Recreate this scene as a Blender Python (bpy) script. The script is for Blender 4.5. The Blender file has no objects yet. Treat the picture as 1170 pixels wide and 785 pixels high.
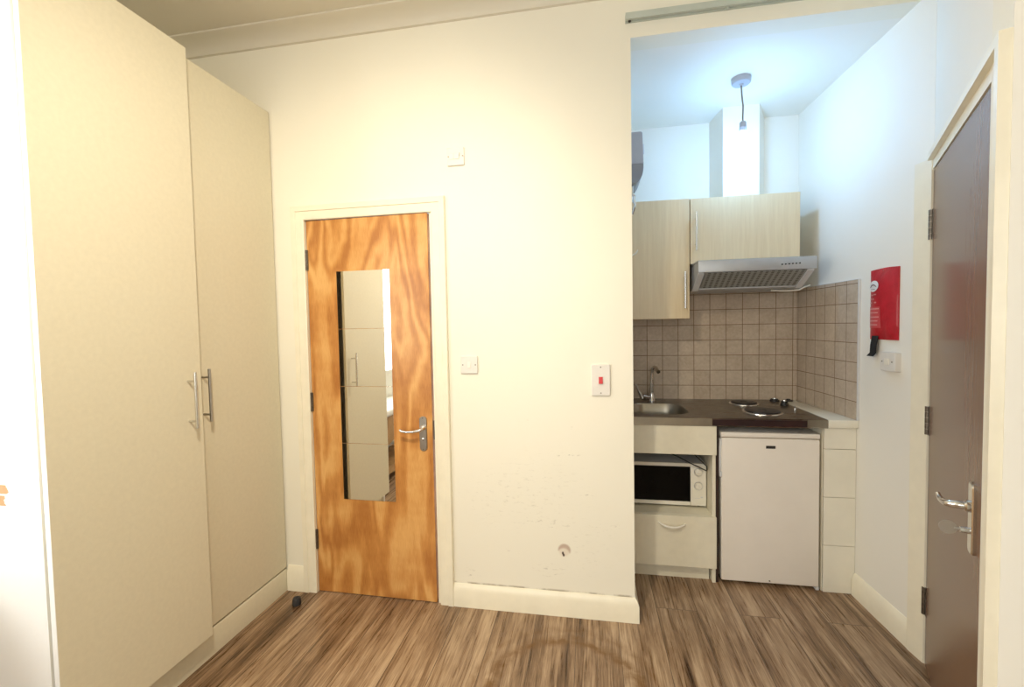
import bpy, bmesh, math, random
from mathutils import Vector, Matrix
random.seed(7)
S = bpy.context.scene
COL = S.collection
PI = math.pi

# ------------------------------------------------------------------ mesh builder
class MB:
    def __init__(self): self.bm = bmesh.new()
    def _add(self, b):
        me = bpy.data.meshes.new('tmp'); b.to_mesh(me); b.free(); self.bm.from_mesh(me); bpy.data.meshes.remove(me)
    def box(self, x0, y0, z0, x1, y1, z1, bev=0.0, seg=2):
        b = bmesh.new()
        m = Matrix.Translation(((x0+x1)/2, (y0+y1)/2, (z0+z1)/2)) @ Matrix.Diagonal((abs(x1-x0), abs(y1-y0), abs(z1-z0), 1))
        bmesh.ops.create_cube(b, size=1, matrix=m)
        if bev: bmesh.ops.bevel(b, geom=b.edges[:], offset=bev, segments=seg, profile=.5, affect='EDGES')
        self._add(b); return self
    def prism(self, pts, h0, h1, axis='z', bev=0.0, seg=2):
        # pts: 2d polygon; axis z: (x,y), axis x: (y,z), axis y: (x,z)
        def P(p, h):
            return {'z': (p[0], p[1], h), 'x': (h, p[0], p[1]), 'y': (p[0], h, p[1])}[axis]
        b = bmesh.new()
        lo = [b.verts.new(P(p, h0)) for p in pts]; hi = [b.verts.new(P(p, h1)) for p in pts]
        k = len(pts)
        b.faces.new(lo[::-1]); b.faces.new(hi)
        for i in range(k): b.faces.new((lo[i], lo[(i+1) % k], hi[(i+1) % k], hi[i]))
        bmesh.ops.recalc_face_normals(b, faces=b.faces[:])
        if bev: bmesh.ops.bevel(b, geom=b.edges[:], offset=bev, segments=seg, profile=.5, affect='EDGES')
        self._add(b); return self
    def loft(self, loops, cap0=True, cap1=True):
        b = bmesh.new(); L = [[b.verts.new(p) for p in lp] for lp in loops]
        k = len(L[0])
        for u, w in zip(L, L[1:]):
            for i in range(k): b.faces.new((u[i], u[(i+1) % k], w[(i+1) % k], w[i]))
        if cap0: b.faces.new(L[0][::-1])
        if cap1: b.faces.new(L[-1])
        bmesh.ops.recalc_face_normals(b, faces=b.faces[:])
        self._add(b); return self
    def tube(self, pts, r, seg=12):
        pts = [Vector(p) for p in pts]; rr = r if isinstance(r, (list, tuple)) else [r]*len(pts)
        loops = []; t0 = (pts[1]-pts[0]).normalized()
        u = t0.orthogonal().normalized()
        for i, p in enumerate(pts):
            if i == 0: t = t0
            elif i == len(pts)-1: t = (pts[i]-pts[i-1]).normalized()
            else: t = ((pts[i]-pts[i-1]).normalized()+(pts[i+1]-pts[i]).normalized()).normalized()
            u = (u - t*u.dot(t)).normalized(); w = t.cross(u)
            loops.append([p + (u*math.cos(2*PI*k/seg)+w*math.sin(2*PI*k/seg))*rr[i] for k in range(seg)])
        return self.loft(loops)
    def lathe(self, prof, c=(0, 0, 0), axis=(0, 0, 1), seg=24):
        ax = Vector(axis).normalized(); u = ax.orthogonal().normalized(); w = ax.cross(u); c = Vector(c)
        return self.loft([[c + ax*h + (u*math.cos(2*PI*k/seg)+w*math.sin(2*PI*k/seg))*max(r, 1e-4) for k in range(seg)] for r, h in prof])
    def sweep(self, prof, path, closed_ends=True):
        # prof: (out, z) pairs; path: plan points; "out" is to the right of the walking direction
        path = [Vector((p[0], p[1])) for p in path]; loops = []
        for i, p in enumerate(path):
            d = []
            if i: d.append((path[i]-path[i-1]).normalized())
            if i < len(path)-1: d.append((path[i+1]-path[i]).normalized())
            ns = [Vector((q.y, -q.x)) for q in d]
            n = ns[0] if len(ns) == 1 else (ns[0]+ns[1])/(1+ns[0].dot(ns[1]))
            loops.append([(p.x+n.x*o, p.y+n.y*o, z) for o, z in prof])
        return self.loft(loops, closed_ends, closed_ends)
    def build(self, name, mat, parent=None, ang=35, origin=None):
        bm = self.bm
        bm.normal_update()
        for e in bm.edges:
            e.smooth = len(e.link_faces) == 2 and e.calc_face_angle(0) < math.radians(ang)
        for f in bm.faces: f.smooth = True
        if parent is not None:
            off = OFF.get(parent.name, Vector())
            base = off
        else:
            vs = [v.co for v in bm.verts]
            base = Vector(origin) if origin else Vector(((min(v.x for v in vs)+max(v.x for v in vs))/2, (min(v.y for v in vs)+max(v.y for v in vs))/2, min(v.z for v in vs)))
        bmesh.ops.translate(bm, verts=bm.verts[:], vec=-base)
        me = bpy.data.meshes.new(name); bm.to_mesh(me); bm.free()
        for m in (mat if isinstance(mat, (list, tuple)) else [mat]): me.materials.append(m)
        o = bpy.data.objects.new(name, me); COL.objects.link(o)
        if parent is not None:
            o.parent = parent; OFF[o.name] = base
        else:
            o.location = base; OFF[o.name] = base
        return o
OFF = {}
def tag(o, label, cat, group=None, kind=None):
    o['label'] = label; o['category'] = cat
    if group: o['group'] = group
    if kind: o['kind'] = kind
    return o
def thing(name, label, cat, loc, rotz=None, group=None):
    o = bpy.data.objects.new(name, None); COL.objects.link(o); o.empty_display_size = .1
    o.location = loc
    if rotz is None: OFF[o.name] = Vector(loc)
    else: o.rotation_euler = (0, 0, rotz); OFF[o.name] = Vector()
    return tag(o, label, cat, group)
def struct(name, mb, mat, label=None):
    o = mb.build(name, mat); o['kind'] = 'structure'
    if label: o['label'] = label
    return o
def rrect(cx, cy, hx, hy, r, seg=6):
    pts = []
    for sx, sy, a0 in ((1, 1, 0), (-1, 1, 90), (-1, -1, 180), (1, -1, 270)):
        for k in range(seg+1):
            a = math.radians(a0+90*k/seg)
            pts.append((cx+sx*(hx-r)+r*math.cos(a), cy+sy*(hy-r)+r*math.sin(a)))
    return pts

# ------------------------------------------------------------------ materials
class NT:
    def __init__(self, name):
        self.m = bpy.data.materials.new(name); self.m.use_nodes = True
        self.t = self.m.node_tree; self.b = self.t.nodes['Principled BSDF']
    def n(self, typ, **kw):
        x = self.t.nodes.new(typ)
        for k, val in kw.items(): setattr(x, k, val)
        return x
    def put(self, sock, val):
        if isinstance(val, bpy.types.NodeSocket): self.t.links.new(val, sock)
        else:
            if isinstance(val, (tuple, list)) and len(val) == 3 and sock.type == 'RGBA': val = (*val, 1)
            sock.default_value = val
    def math(self, op, a, b=0.0, c=None, clamp=False):
        x = self.n('ShaderNodeMath', operation=op, use_clamp=clamp); self.put(x.inputs[0], a); self.put(x.inputs[1], b)
        if c is not None: self.put(x.inputs[2], c)
        return x.outputs[0]
    def vmath(self, op, a, b=(0, 0, 0)):
        x = self.n('ShaderNodeVectorMath', operation=op); self.put(x.inputs[0], a); self.put(x.inputs[1], b)
        return x.outputs['Value'] if op == 'LENGTH' else x.outputs[0]
    def pos(self): return self.n('ShaderNodeNewGeometry').outputs['Position']
    def obj(self): return self.n('ShaderNodeTexCoord').outputs['Object']
    def sep(self, v):
        x = self.n('ShaderNodeSeparateXYZ'); self.put(x.inputs[0], v); return x.outputs
    def comb(self, a, b, c=0.0):
        x = self.n('ShaderNodeCombineXYZ'); self.put(x.inputs[0], a); self.put(x.inputs[1], b); self.put(x.inputs[2], c); return x.outputs[0]
    def noise(self, vec, scale, detail=4, rough=.55, dist=0.0):
        x = self.n('ShaderNodeTexNoise'); self.put(x.inputs['Vector'], vec); x.inputs['Scale'].default_value = scale
        x.inputs['Detail'].default_value = detail; x.inputs['Roughness'].default_value = rough; x.inputs['Distortion'].default_value = dist
        return x.outputs['Fac']
    def ramp(self, fac, stops):
        x = self.n('ShaderNodeValToRGB'); self.put(x.inputs[0], fac); e = x.color_ramp.elements
        while len(e) < len(stops): e.new(.5)
        for q, (p, c) in zip(e, stops):
            q.position = p; q.color = (*c, 1) if len(c) == 3 else c
        return x.outputs['Color']
    def rng(self, val, a, b, c=0.0, d=1.0):
        x = self.n('ShaderNodeMapRange'); self.put(x.inputs[0], val)
        for i, q in enumerate((a, b, c, d)): x.inputs[i+1].default_value = q
        return x.outputs[0]
    def mix(self, fac, a, b, mode='MIX'):
        x = self.n('ShaderNodeMix', data_type='RGBA', blend_type=mode); self.put(x.inputs[0], fac); self.put(x.inputs[6], a); self.put(x.inputs[7], b); return x.outputs[2]
    def bump(self, h, strength=.2, dist=.002):
        x = self.n('ShaderNodeBump'); x.inputs['Strength'].default_value = strength; x.inputs['Distance'].default_value = dist
        self.put(x.inputs['Height'], h); self.t.links.new(x.outputs[0], self.b.inputs['Normal'])
    def set(self, **kw):
        for k, val in kw.items():
            k = {'spec': 'Specular IOR Level', 'coat': 'Coat Weight', 'coatr': 'Coat Roughness', 'color': 'Base Color', 'rough': 'Roughness', 'metal': 'Metallic',
                 'ecol': 'Emission Color', 'estr': 'Emission Strength'}[k]
            self.put(self.b.inputs[k], val)
        return self.m

def plain(name, col, rough=.5, metal=0.0, var=.04, scale=30, bump=0.0, **kw):
    t = NT(name); p = t.obj(); f = t.noise(p, scale, 3)
    lo = tuple(c*(1-var) for c in col); hi = tuple(min(1, c*(1+var)) for c in col)
    t.set(color=t.ramp(f, [(.3, lo), (.7, hi)]), rough=rough, metal=metal, **kw)
    if bump: t.bump(f, bump, .001)
    return t.m

WALL = (.85, .81, .69)
def wall_mat(name, col=WALL, marks=False):
    t = NT(name); p = t.pos()
    big = t.noise(p, 2.2, 3); fine = t.noise(p, 180, 2)
    c = t.mix(t.rng(big, .35, .7, 0, .35), col, tuple(q*.955 for q in col))
    if marks:
        s = t.sep(p); xz = t.comb(s[0], s[2])
        def ell(cx, cz, rx, rz, soft=.35):
            d = t.vmath('MULTIPLY', t.vmath('SUBTRACT', xz, (cx, cz, 0)), (1/rx, 1/rz, 0))
            return t.rng(t.vmath('LENGTH', d), 1-soft, 1, 1, 0)
        ns = t.noise(t.comb(t.math('MULTIPLY', s[0], 1.0), t.math('MULTIPLY', s[2], 2.6)), 30, 5, .65)
        spk = t.rng(ns, .57, .70)
        def scuff(cx, cz, rx, rz, amt, col2=(.33, .29, .22)):
            nonlocal c
            f = t.math('MULTIPLY', t.math('MULTIPLY', ell(cx, cz, rx, rz, .9), spk), amt)
            c = t.mix(f, c, col2)
        scuff(-.13, .788, .10, .012, 1.0); scuff(-.05, .83, .03, .008, .8); scuff(-.30, .95, .06, .008, .7); scuff(-.11, .92, .06, .01, .6)
        scuff(-.22, .45, .17, .03, .75); scuff(.05, .45, .12, .02, .5); scuff(-.38, .30, .06, .02, .7); scuff(-.2, .22, .10, .05, .6)
        scuff(-.45, .55, .25, .2, .25); scuff(-.25, .62, .3, .25, .25); scuff(.0, .35, .16, .22, .2); scuff(-.60, .16, .05, .06, .6)
        scuff(-.02, .60, .05, .01, .6); scuff(-.43, 1.24, .05, .006, .6)
        # knocked patch: pinkish crescent with a brown hole
        ring = t.math('SUBTRACT', ell(-.133, .322, .034, .034, .25), ell(-.136, .305, .031, .030, .3), clamp=True)
        c = t.mix(t.math('MULTIPLY', ring, .75), c, (.42, .27, .20))
        c = t.mix(t.math('MULTIPLY', ell(-.134, .315, .03, .03, .4), .35), c, (.62, .47, .36))
        c = t.mix(ell(-.1405, .306, .006, .010, .5), c, (.07, .045, .03))
        c = t.mix(ell(-.1365, .297, .0065, .010, .5), c, (.07, .045, .03))
        # dirt line above the skirting
        edge = t.math('MULTIPLY', t.rng(s[2], .119, .126, 1, 0), t.rng(t.noise(xz, 14, 3), .4, .6))
        c = t.mix(t.math('MULTIPLY', edge, .7), c, (.30, .24, .16))
    t.set(color=c, rough=.62, spec=.35); t.bump(fine, .12, .0008)
    return t.m
M = {}
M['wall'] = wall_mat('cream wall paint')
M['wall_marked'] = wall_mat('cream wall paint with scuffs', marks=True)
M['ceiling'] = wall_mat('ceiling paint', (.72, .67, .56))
M['kwall'] = wall_mat('kitchen wall paint', (.86, .83, .75))
M['trim'] = plain('cream gloss woodwork', (.86, .80, .64), .3, var=.03, scale=12)
M['wardrobe'] = plain('beige wardrobe board', (.685, .63, .48), .55, var=.025, scale=60, bump=.08)
M['wardrobe_end'] = None
M['plate'] = plain('white switch plastic', (.75, .715, .66), .35, var=.02)
M['edge_white'] = plain('white edging', (.88, .88, .86), .4, var=.01)
M['white'] = plain('white plastic', (.84, .80, .70), .35, var=.02)
M['white_tile'] = plain('white glazed tile', (.82, .78, .66), .25, var=.03, scale=8)
M['grey_plastic'] = plain('pale grey plastic', (.66, .66, .66), .4, var=.02)
M['pendant'] = plain('grey pendant plastic', (.40, .41, .45), .4, var=.02)
M['heater'] = plain('grey heater casing', (.40, .40, .43), .4, var=.02)
M['heater_low'] = plain('darker heater casing', (.24, .24, .26), .35, var=.02)
M['red'] = plain('red rocker', (.55, .02, .02), .35, var=.05)
M['black'] = plain('black plastic', (.015, .014, .013), .45, var=.2)
M['bowl'] = plain('bright stainless', (.40, .37, .31), .32, 1.0, var=.12, scale=9)
M['rubber'] = plain('black rubber', (.03, .03, .032), .7, var=.2)
M['chrome'] = plain('chrome', (.72, .71, .69), .16, 1.0, var=.02)
M['steel'] = plain('brushed steel handle', (.50, .48, .45), .3, 1.0, var=.05)
M['darksteel'] = plain('dark hinge steel', (.22, .19, .16), .4, 1.0, var=.25, scale=90)
M['cabinet'] = plain('off white cabinet board', (.80, .75, .60), .45, var=.03, scale=20)
M['dim'] = plain('unpainted back board', (.28, .21, .14), .8, var=.1)
M['fridge'] = plain('white enamel', (.82, .76, .68), .32, var=.015, scale=10)
M['silver_paint'] = plain('silver painted metal', (.46, .47, .48), .4, .45, var=.03, scale=20)
M['track'] = plain('grey aluminium track', (.50, .54, .48), .45, .0, var=.04, scale=14)
M['maroon'] = plain('painted maroon reflection', (.020, .003, .0025), .5, var=.3, scale=12)  # colour of a brown reflection in the worktop's steel front
M['screw'] = plain('screw head', (.30, .27, .22), .4, .9, var=.1)
M['strap'] = plain('black webbing', (.012, .012, .012), .8, var=.3, scale=200)
M['glass_black'] = plain('black oven glass', (.003, .003, .003), .15, var=.1, spec=.12)
M['hotplate'] = plain('cast iron hotplate', (.035, .03, .028), .4, .3, var=.2, scale=60)
M['mirror'] = plain('mirror silvering', (.90, .89, .85), .012, 1.0, var=.0)
M['cable_white'] = plain('white flex', (.78, .74, .64), .45, var=.04)
M['brown_dark'] = plain('dark brown gap shade', (.035, .014, .008), .6, var=.3)  # painted shade for the gap beside the fridge
M['cloth'] = plain('white mattress cover', (.82, .81, .78), .8, var=.06, scale=14)
M['brown_board'] = plain('brown veneer', (.42, .25, .11), .5, var=.25, scale=9)
M['dust'] = plain('dark underside', (.03, .025, .02), .8, var=.1)

def wood_streak(name, base, dark, scale_x, scale_z, rough, amt=1.0, axis=0, **kw):
    t = NT(name); s = t.sep(t.pos())
    a = t.math('MULTIPLY', s[axis], scale_x)
    v = t.comb(a, t.math('MULTIPLY', s[1-axis], scale_x), t.math('MULTIPLY', s[2], scale_z))
    f = t.noise(v, 1.0, 6, .6, .4)
    g = t.noise(t.vmath('MULTIPLY', v, (4, 4, 4)), 1.0, 3, .6)
    k = t.math('ADD', t.math('MULTIPLY', f, .7), t.math('MULTIPLY', g, .3))
    t.set(color=t.ramp(k, [(.5-.2*amt, dark), (.5+.2*amt, base)]), rough=rough, **kw)
    return t.m
M['maple'] = wood_streak('pale maple laminate', (.76, .62, .40), (.66, .51, .31), 45, 2.2, .32)
M['brown_door'] = wood_streak('dark brown door laminate', (.20, .110, .068), (.165, .087, .052), 70, 3.0, .22, spec=.13)

def flame_ply():
    t = NT('orange flame plywood'); s = t.sep(t.pos())
    v = t.comb(t.math('MULTIPLY', s[0], 4.4), t.math('MULTIPLY', s[2], 1.15), 3.7)
    field = t.noise(v, 1.0, 2, .45, .5)
    warp = t.noise(t.vmath('MULTIPLY', v, (5, 3, 1)), 1.0, 3, .5)
    ph = t.math('ADD', t.math('MULTIPLY', field, 40), t.math('MULTIPLY', warp, 4.5))
    band = t.math('MULTIPLY_ADD', t.math('SINE', ph), .5, .5)
    pores = t.noise(t.comb(t.math('MULTIPLY', s[0], 420), t.math('MULTIPLY', s[2], 22)), 1.0, 3, .6)
    blotch = t.noise(t.comb(t.math('MULTIPLY', s[0], 3), t.math('MULTIPLY', s[2], 5)), 1.0, 3)
    k = t.math('ADD', t.math('ADD', t.math('MULTIPLY', band, .25), t.math('MULTIPLY', pores, .36)), t.math('MULTIPLY', blotch, .48))
    c = t.ramp(k, [(.36, (.43, .165, .036)), (.55, (.60, .275, .072)), (.76, (.76, .43, .15))])
    t.set(color=c, rough=.33, coat=.2, coatr=.2)
    return t.m
M['ply'] = flame_ply()

def floor_mat():
    t = NT('brown laminate planks'); p = t.pos(); s = t.sep(p)
    br = t.n('ShaderNodeTexBrick', offset=.37, offset_frequency=2, squash=1.0)
    t.put(br.inputs['Vector'], t.comb(t.math('ADD', s[1], 10.0-1.81), t.math('ADD', s[0], 10*.193-.310)))
    for k, val in dict(Scale=1.0, Bias=0.0).items(): br.inputs[k].default_value = val
    br.inputs['Mortar Size'].default_value = .0016; br.inputs['Mortar Smooth'].default_value = .3
    br.inputs['Brick Width'].default_value = 1.85; br.inputs['Row Height'].default_value = .193
    br.inputs['Color1'].default_value = (0, 0, 0, 1); br.inputs['Color2'].default_value = (1, 1, 1, 1); br.inputs['Mortar'].default_value = (.5, .5, .5, 1)
    pv = t.sep(br.outputs['Color'])[0]
    shift = t.math('MULTIPLY', pv, 37.0)
    gx = t.math('ADD', s[0], shift)
    strip = t.noise(t.comb(t.math('MULTIPLY', gx, 13), t.math('MULTIPLY', s[1], .9), shift), 1.0, 3, .5, .3)
    grain = t.noise(t.comb(t.math('MULTIPLY', gx, 75), t.math('MULTIPLY', s[1], 3.2), shift), 1.0, 6, .65, .6)
    fine = t.noise(t.comb(t.math('MULTIPLY', gx, 330), t.math('MULTIPLY', s[1], 9), shift), 1.0, 3, .6)
    knots = t.noise(t.comb(t.math('MULTIPLY', gx, 26), t.math('MULTIPLY', s[1], 7), shift), 1.0, 4, .6, 1.2)
    k = t.math('ADD', t.math('ADD', t.math('MULTIPLY', strip, .42), t.math('MULTIPLY', grain, .40)), t.math('ADD', t.math('MULTIPLY', fine, .22), t.math('MULTIPLY', knots, .12)))
    k = t.math('ADD', k, t.math('MULTIPLY', t.math('SUBTRACT', pv, .5), .035))
    c = t.ramp(k, [(.43, (.045, .022, .010)), (.505, (.150, .085, .042)), (.575, (.27, .168, .094)), (.69, (.50, .355, .225))])
    c = t.mix(t.rng(br.outputs['Fac'], .2, .8, 0, .75), c, (.035, .02, .011))
    # brown ring-shaped stain by the wall corner
    d = t.vmath('SUBTRACT', t.comb(s[0], s[1]), (-.105, 1.625, 0))
    wob = t.noise(t.comb(s[0], s[1]), 9, 3)
    r = t.math('ADD', t.vmath('LENGTH', d), t.math('MULTIPLY', wob, .05))
    r1 = t.math('MULTIPLY', t.rng(r, .285, .320), t.rng(r, .335, .365, 1, 0))
    r2 = t.math('MULTIPLY', t.rng(r, .375, .395), t.rng(r, .395, .425, 1, 0))
    st = t.math('ADD', t.math('MULTIPLY', r1, .8), t.math('MULTIPLY', r2, .45), clamp=True)
    st = t.math('MULTIPLY', st, t.rng(t.noise(t.comb(s[0], s[1]), 26, 4), .3, .6))
    c = t.mix(st, c, (.150, .062, .006))
    t.set(color=c, rough=t.rng(grain, .3, .7, .24, .38), spec=.5)
    t.bump(t.math('SUBTRACT', fine, t.math('MULTIPLY', br.outputs['Fac'], 2.0)), .12, .0008)
    return t.m
M['floor'] = floor_mat()

def tile_mat(name, axis, off_h, off_v=1.0966, pitch=.0995):
    t = NT(name); p = t.pos(); s = t.sep(p)
    br = t.n('ShaderNodeTexBrick', offset=0.0, squash=1.0)
    t.put(br.inputs['Vector'], t.comb(t.math('ADD', s[axis], 20*pitch-off_h), t.math('ADD', s[2], 20*pitch-off_v)))
    br.inputs['Scale'].default_value = 1.0; br.inputs['Mortar Size'].default_value = .0019; br.inputs['Mortar Smooth'].default_value = .25
    br.inputs['Brick Width'].default_value = pitch; br.inputs['Row Height'].default_value = pitch
    br.inputs['Color1'].default_value = (0, 0, 0, 1); br.inputs['Color2'].default_value = (1, 1, 1, 1); br.inputs['Mortar'].default_value = (.5, .5, .5, 1)
    pv = t.sep(br.outputs['Color'])[0]
    n1 = t.noise(p, 55, 5, .65); n2 = t.noise(p, 12, 3)
    k = t.math('ADD', t.math('ADD', t.math('MULTIPLY', n1, .45), t.math('MULTIPLY', n2, .35)), t.math('MULTIPLY', pv, .14))
    c = t.ramp(k, [(.32, (.45, .355, .26)), (.62, (.62, .515, .40))])
    c = t.mix(t.rng(br.outputs['Fac'], .2, .8), c, (.20, .12, .065))
    t.set(color=c, rough=t.math('MULTIPLY_ADD', br.outputs['Fac'], .4, .33))
    t.bump(t.math('SUBTRACT', t.math('MULTIPLY', n1, .15), br.outputs['Fac']), .5, .002)
    return t.m
M['tile_back'] = tile_mat('beige wall tiles back', 0, .7777)
M['tile_side'] = tile_mat('beige wall tiles side', 1, 2.46)

def sheet_steel():
    t = NT('worn stainless worktop'); p = t.pos(); s = t.sep(p)
    f = t.noise(t.comb(t.math('MULTIPLY', s[0], 6), t.math('MULTIPLY', s[1], 160), t.math('MULTIPLY', s[2], 160)), 1.0, 3)
    b = t.noise(p, 7, 4)
    c = t.mix(t.rng(b, .35, .7, 0, 1), (.24, .205, .17), (.16, .132, .105))
    t.set(color=c, rough=t.math('ADD', t.math('MULTIPLY', f, .12), .22), metal=1.0); return t.m
M['worktop'] = sheet_steel()

def blanket_mat():
    t = NT('red vinyl pouch'); p = t.pos(); n = t.noise(p, 22, 3); f = t.noise(p, 300, 2)
    t.set(color=t.ramp(n, [(.3, (.42, .010, .020)), (.7, (.55, .018, .034))]), rough=.38); t.bump(n, .5, .006); return t.m
M['pouch'] = blanket_mat()
M['pouch_print'] = plain('pale pink print', (.72, .32, .30), .45, var=.1, scale=200)
M['pouch_patch'] = plain('lighter red print', (.60, .075, .085), .4, var=.06)
M['logo_white'] = plain('white logo print', (.80, .78, .76), .45, var=.02)
M['logo_dark'] = plain('grey logo print', (.17, .10, .11), .45, var=.1)

def hood_filter():
    t = NT('greasy hood filter mesh'); p = t.pos(); s = t.sep(p)
    fx = t.math('MULTIPLY_ADD', t.math('SINE', t.math('MULTIPLY', s[0], 6.2832/.030)), .5, .5)
    fy = t.math('MULTIPLY_ADD', t.math('SINE', t.math('MULTIPLY', s[1], 6.2832/.012)), .5, .5)
    k = t.math('MULTIPLY', t.rng(fx, .45, .6), t.rng(fy, .3, .5))
    c = t.mix(k, (.42, .43, .41), (.12, .12, .105))
    t.set(color=c, rough=.45, metal=.4); t.bump(t.math('SUBTRACT', 1.0, k), .5, .003); return t.m
M['filter'] = hood_filter()

def end_panel():
    t = NT('white wardrobe end panel'); p = t.pos(); s = t.sep(p); xz = t.comb(s[0], s[2])
    n = t.noise(t.comb(t.math('MULTIPLY', s[0], 20), t.math('MULTIPLY', s[2], 60)), 1.0, 4)
    def bar(z0, z1, x1):
        return t.math('MULTIPLY', t.math('MULTIPLY', t.rng(s[2], z0-.002, z0, 0, 1), t.rng(s[2], z1, z1+.002, 1, 0)), t.rng(t.math('ADD', s[0], t.math('MULTIPLY', n, .05)), x1, x1+.004, 1, 0))
    f = t.math('ADD', bar(.932, .958, -1.724), bar(.895, .925, -1.734), clamp=True)
    f = t.math('MULTIPLY', f, t.rng(t.math('ADD', s[0], t.math('MULTIPLY', n, .05)), -1.80, -1.796))
    c = t.mix(f, (.90, .90, .88), (.50, .30, .15))
    t.set(color=c, rough=.4); return t.m
M['wardrobe_end'] = end_panel()

def glass_pane():
    m = bpy.data.materials.new('window glass'); m.use_nodes = True; nt = m.node_tree; nt.nodes.clear()
    o = nt.nodes.new('ShaderNodeOutputMaterial'); mx = nt.nodes.new('ShaderNodeMixShader'); tr = nt.nodes.new('ShaderNodeBsdfTransparent'); gl = nt.nodes.new('ShaderNodeBsdfGlossy')
    gl.inputs['Roughness'].default_value = .02; mx.inputs[0].default_value = .06
    nt.links.new(tr.outputs[0], mx.inputs[1]); nt.links.new(gl.outputs[0], mx.inputs[2]); nt.links.new(mx.outputs[0], o.inputs[0]); return m
M['pane'] = glass_pane()
def glow(name, col, strength):
    t = NT(name); t.set(color=(.9, .9, .9), ecol=col, estr=strength, rough=.2); return t.m
BULB_COL = (.27, .56, 1.0)
M['bulb'] = glow('lit bulb glass', BULB_COL, 150.0)

# ------------------------------------------------------------------ setting
D = 2.1054; XC = .197; YK = 3.0838; ZK = 2.70; ZM = 2.9485
def XR(y): return 1.3266 - .0352*(y-2.4851)
J = Vector((1.334, 2.012, 0)); A = Vector((-.4383, -.8988, 0)); N = Vector((-.8988, .4383, 0))
def at(s, t): q = J + A*s + N*t; return (q.x, q.y)

struct('floor', MB().box(-2.35, -2.55, -.06, 2.35, 3.2, 0), M['floor'])
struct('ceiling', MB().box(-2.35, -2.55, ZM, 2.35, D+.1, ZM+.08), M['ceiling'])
struct('ceiling_kitchen', MB().prism([(XC-.09, D+.1), (1.55, D+.1), (1.55, 3.2), (XC-.09, 3.2)], ZK, ZK+.1), M['kwall'])
# the wall with the bathroom door; door opening between x -1.459 and -.776
struct('wall_back', MB().box(-2.35, D, 0, -1.475, D+.1, ZM).box(-1.475, D, 2.0, -.765, D+.1, ZM).box(-.765, D, 0, XC, D+.1, ZM), M['wall_marked'])
struct('wall_header', MB().box(XC, D, ZK, 1.9, D+.1, ZM), M['wall'])
struct('wall_kitchen_left', MB().box(XC-.09, D+.1, 0, XC, 3.2, ZK), M['kwall'])
struct('wall_kitchen_back', MB().box(XC, YK, 0, XR(YK)+.2, YK+.1, ZK), M['kwall'])
struct('wall_right', MB().prism([(XR(2.025), 2.025), (XR(YK), YK), (XR(YK)+.2, YK), (XR(2.025)+.25, 2.025)], 0, ZM), M['kwall'])
# splayed wall that holds the brown door: opening s 0 .. .892
def slab(mb, s0, s1, t0, t1, z0, z1):
    return mb.prism([at(s0, t0), at(s1, t0), at(s1, t1), at(s0, t1)], z0, z1)
struct('wall_splayed', slab(slab(MB(), -.035, .925, -.12, -.003, 2.035, ZM), .90, .925, -.12, -.003, 0, 2.035), M['kwall'])
px, py = at(.925, -.003)
struct('wall_side', MB().prism([(px, py), (px+.05, py+.12), (2.35, py+.12), (2.35, py)], 0, ZM), M['wall'])
struct('wall_far_right', MB().box(2.25, -2.55, 0, 2.35, py, ZM), M['wall'])
# wall behind the camera and left wall, each with a window opening
WB = (-1.75, .55, .85, 2.45)
struct('wall_front', MB().box(-2.35, -2.55, 0, 2.25, -2.45, WB[2]).box(-2.35, -2.55, WB[3], 2.25, -2.45, ZM).box(-2.35, -2.55, WB[2], WB[0], -2.45, WB[3]).box(WB[1], -2.55, WB[2], 2.25, -2.45, WB[3]), M['wall'])
WL = (-1.3, .85, .9, 2.4)
struct('wall_left', MB().box(-2.35, -2.45, 0, -2.25, D, WL[2]).box(-2.35, -2.45, WL[3], -2.25, D, ZM).box(-2.35, -2.45, WL[2], -2.25, WL[0], WL[3]).box(-2.35, WL[1], WL[2], -2.25, D, WL[3]), M['wall'])
def window(name, mk_frame, pane):
    f = mk_frame.build(name, M['white']); f['kind'] = 'structure'
    p = pane.build('pane', M['pane'], f)
w = MB(); x0, x1, z0, z1 = WB
for a in (x0, (x0+x1)/2-.02, x1-.045): w.box(a, -2.53, z0, a+.045, -2.47, z1)
for a in (z0, z0+1.05, z1-.045): w.box(x0, -2.53, a, x1, -2.47, a+.045)
window('window_1', w, MB().box(x0+.01, -2.503, z0+.01, x1-.01, -2.499, z1-.01))
w = MB(); y0, y1, z0, z1 = WL
for a in (y0, (y0+y1)/2-.02, y1-.045): w.box(-2.33, a, z0, -2.27, a+.045, z1)
for a in (z0, z1-.045): w.box(-2.33, y0, a, -2.27, y1, a+.045)
window('window_2', w, MB().box(-2.303, y0+.01, z0+.01, -2.299, y1-.01, z1-.01))

# cove cornice along the door wall and header
cv = [(0, ZM), (0, 2.883), (.012, 2.885)]
for k in range(1, 7):
    a = k/7*PI/2; cv.append((.012+.078*(1-math.cos(a)), 2.885+.052*math.sin(a)))
cv += [(.092, 2.938), (.10, 2.940), (.10, ZM)]
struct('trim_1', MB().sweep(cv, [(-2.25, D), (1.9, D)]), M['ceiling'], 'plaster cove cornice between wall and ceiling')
# skirtings
sk = [(0, 0), (.018, 0), (.018, .082), (.010, .104), (.003, .1146), (0, .1146)]
struct('baseboard_back', MB().sweep(sk, [(-.692, D), (XC, D), (XC, 2.483)]), M['trim'])
struct('baseboard_left', MB().sweep([(o, z*1.17) for o, z in sk], [(-1.632, D), (-1.531, D)]), M['trim'])
struct('baseboard_right', MB().sweep([(o, z*1.01) for o, z in sk], [(XR(2.477), 2.477), (XR(2.099), 2.099)]), M['trim'])

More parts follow.
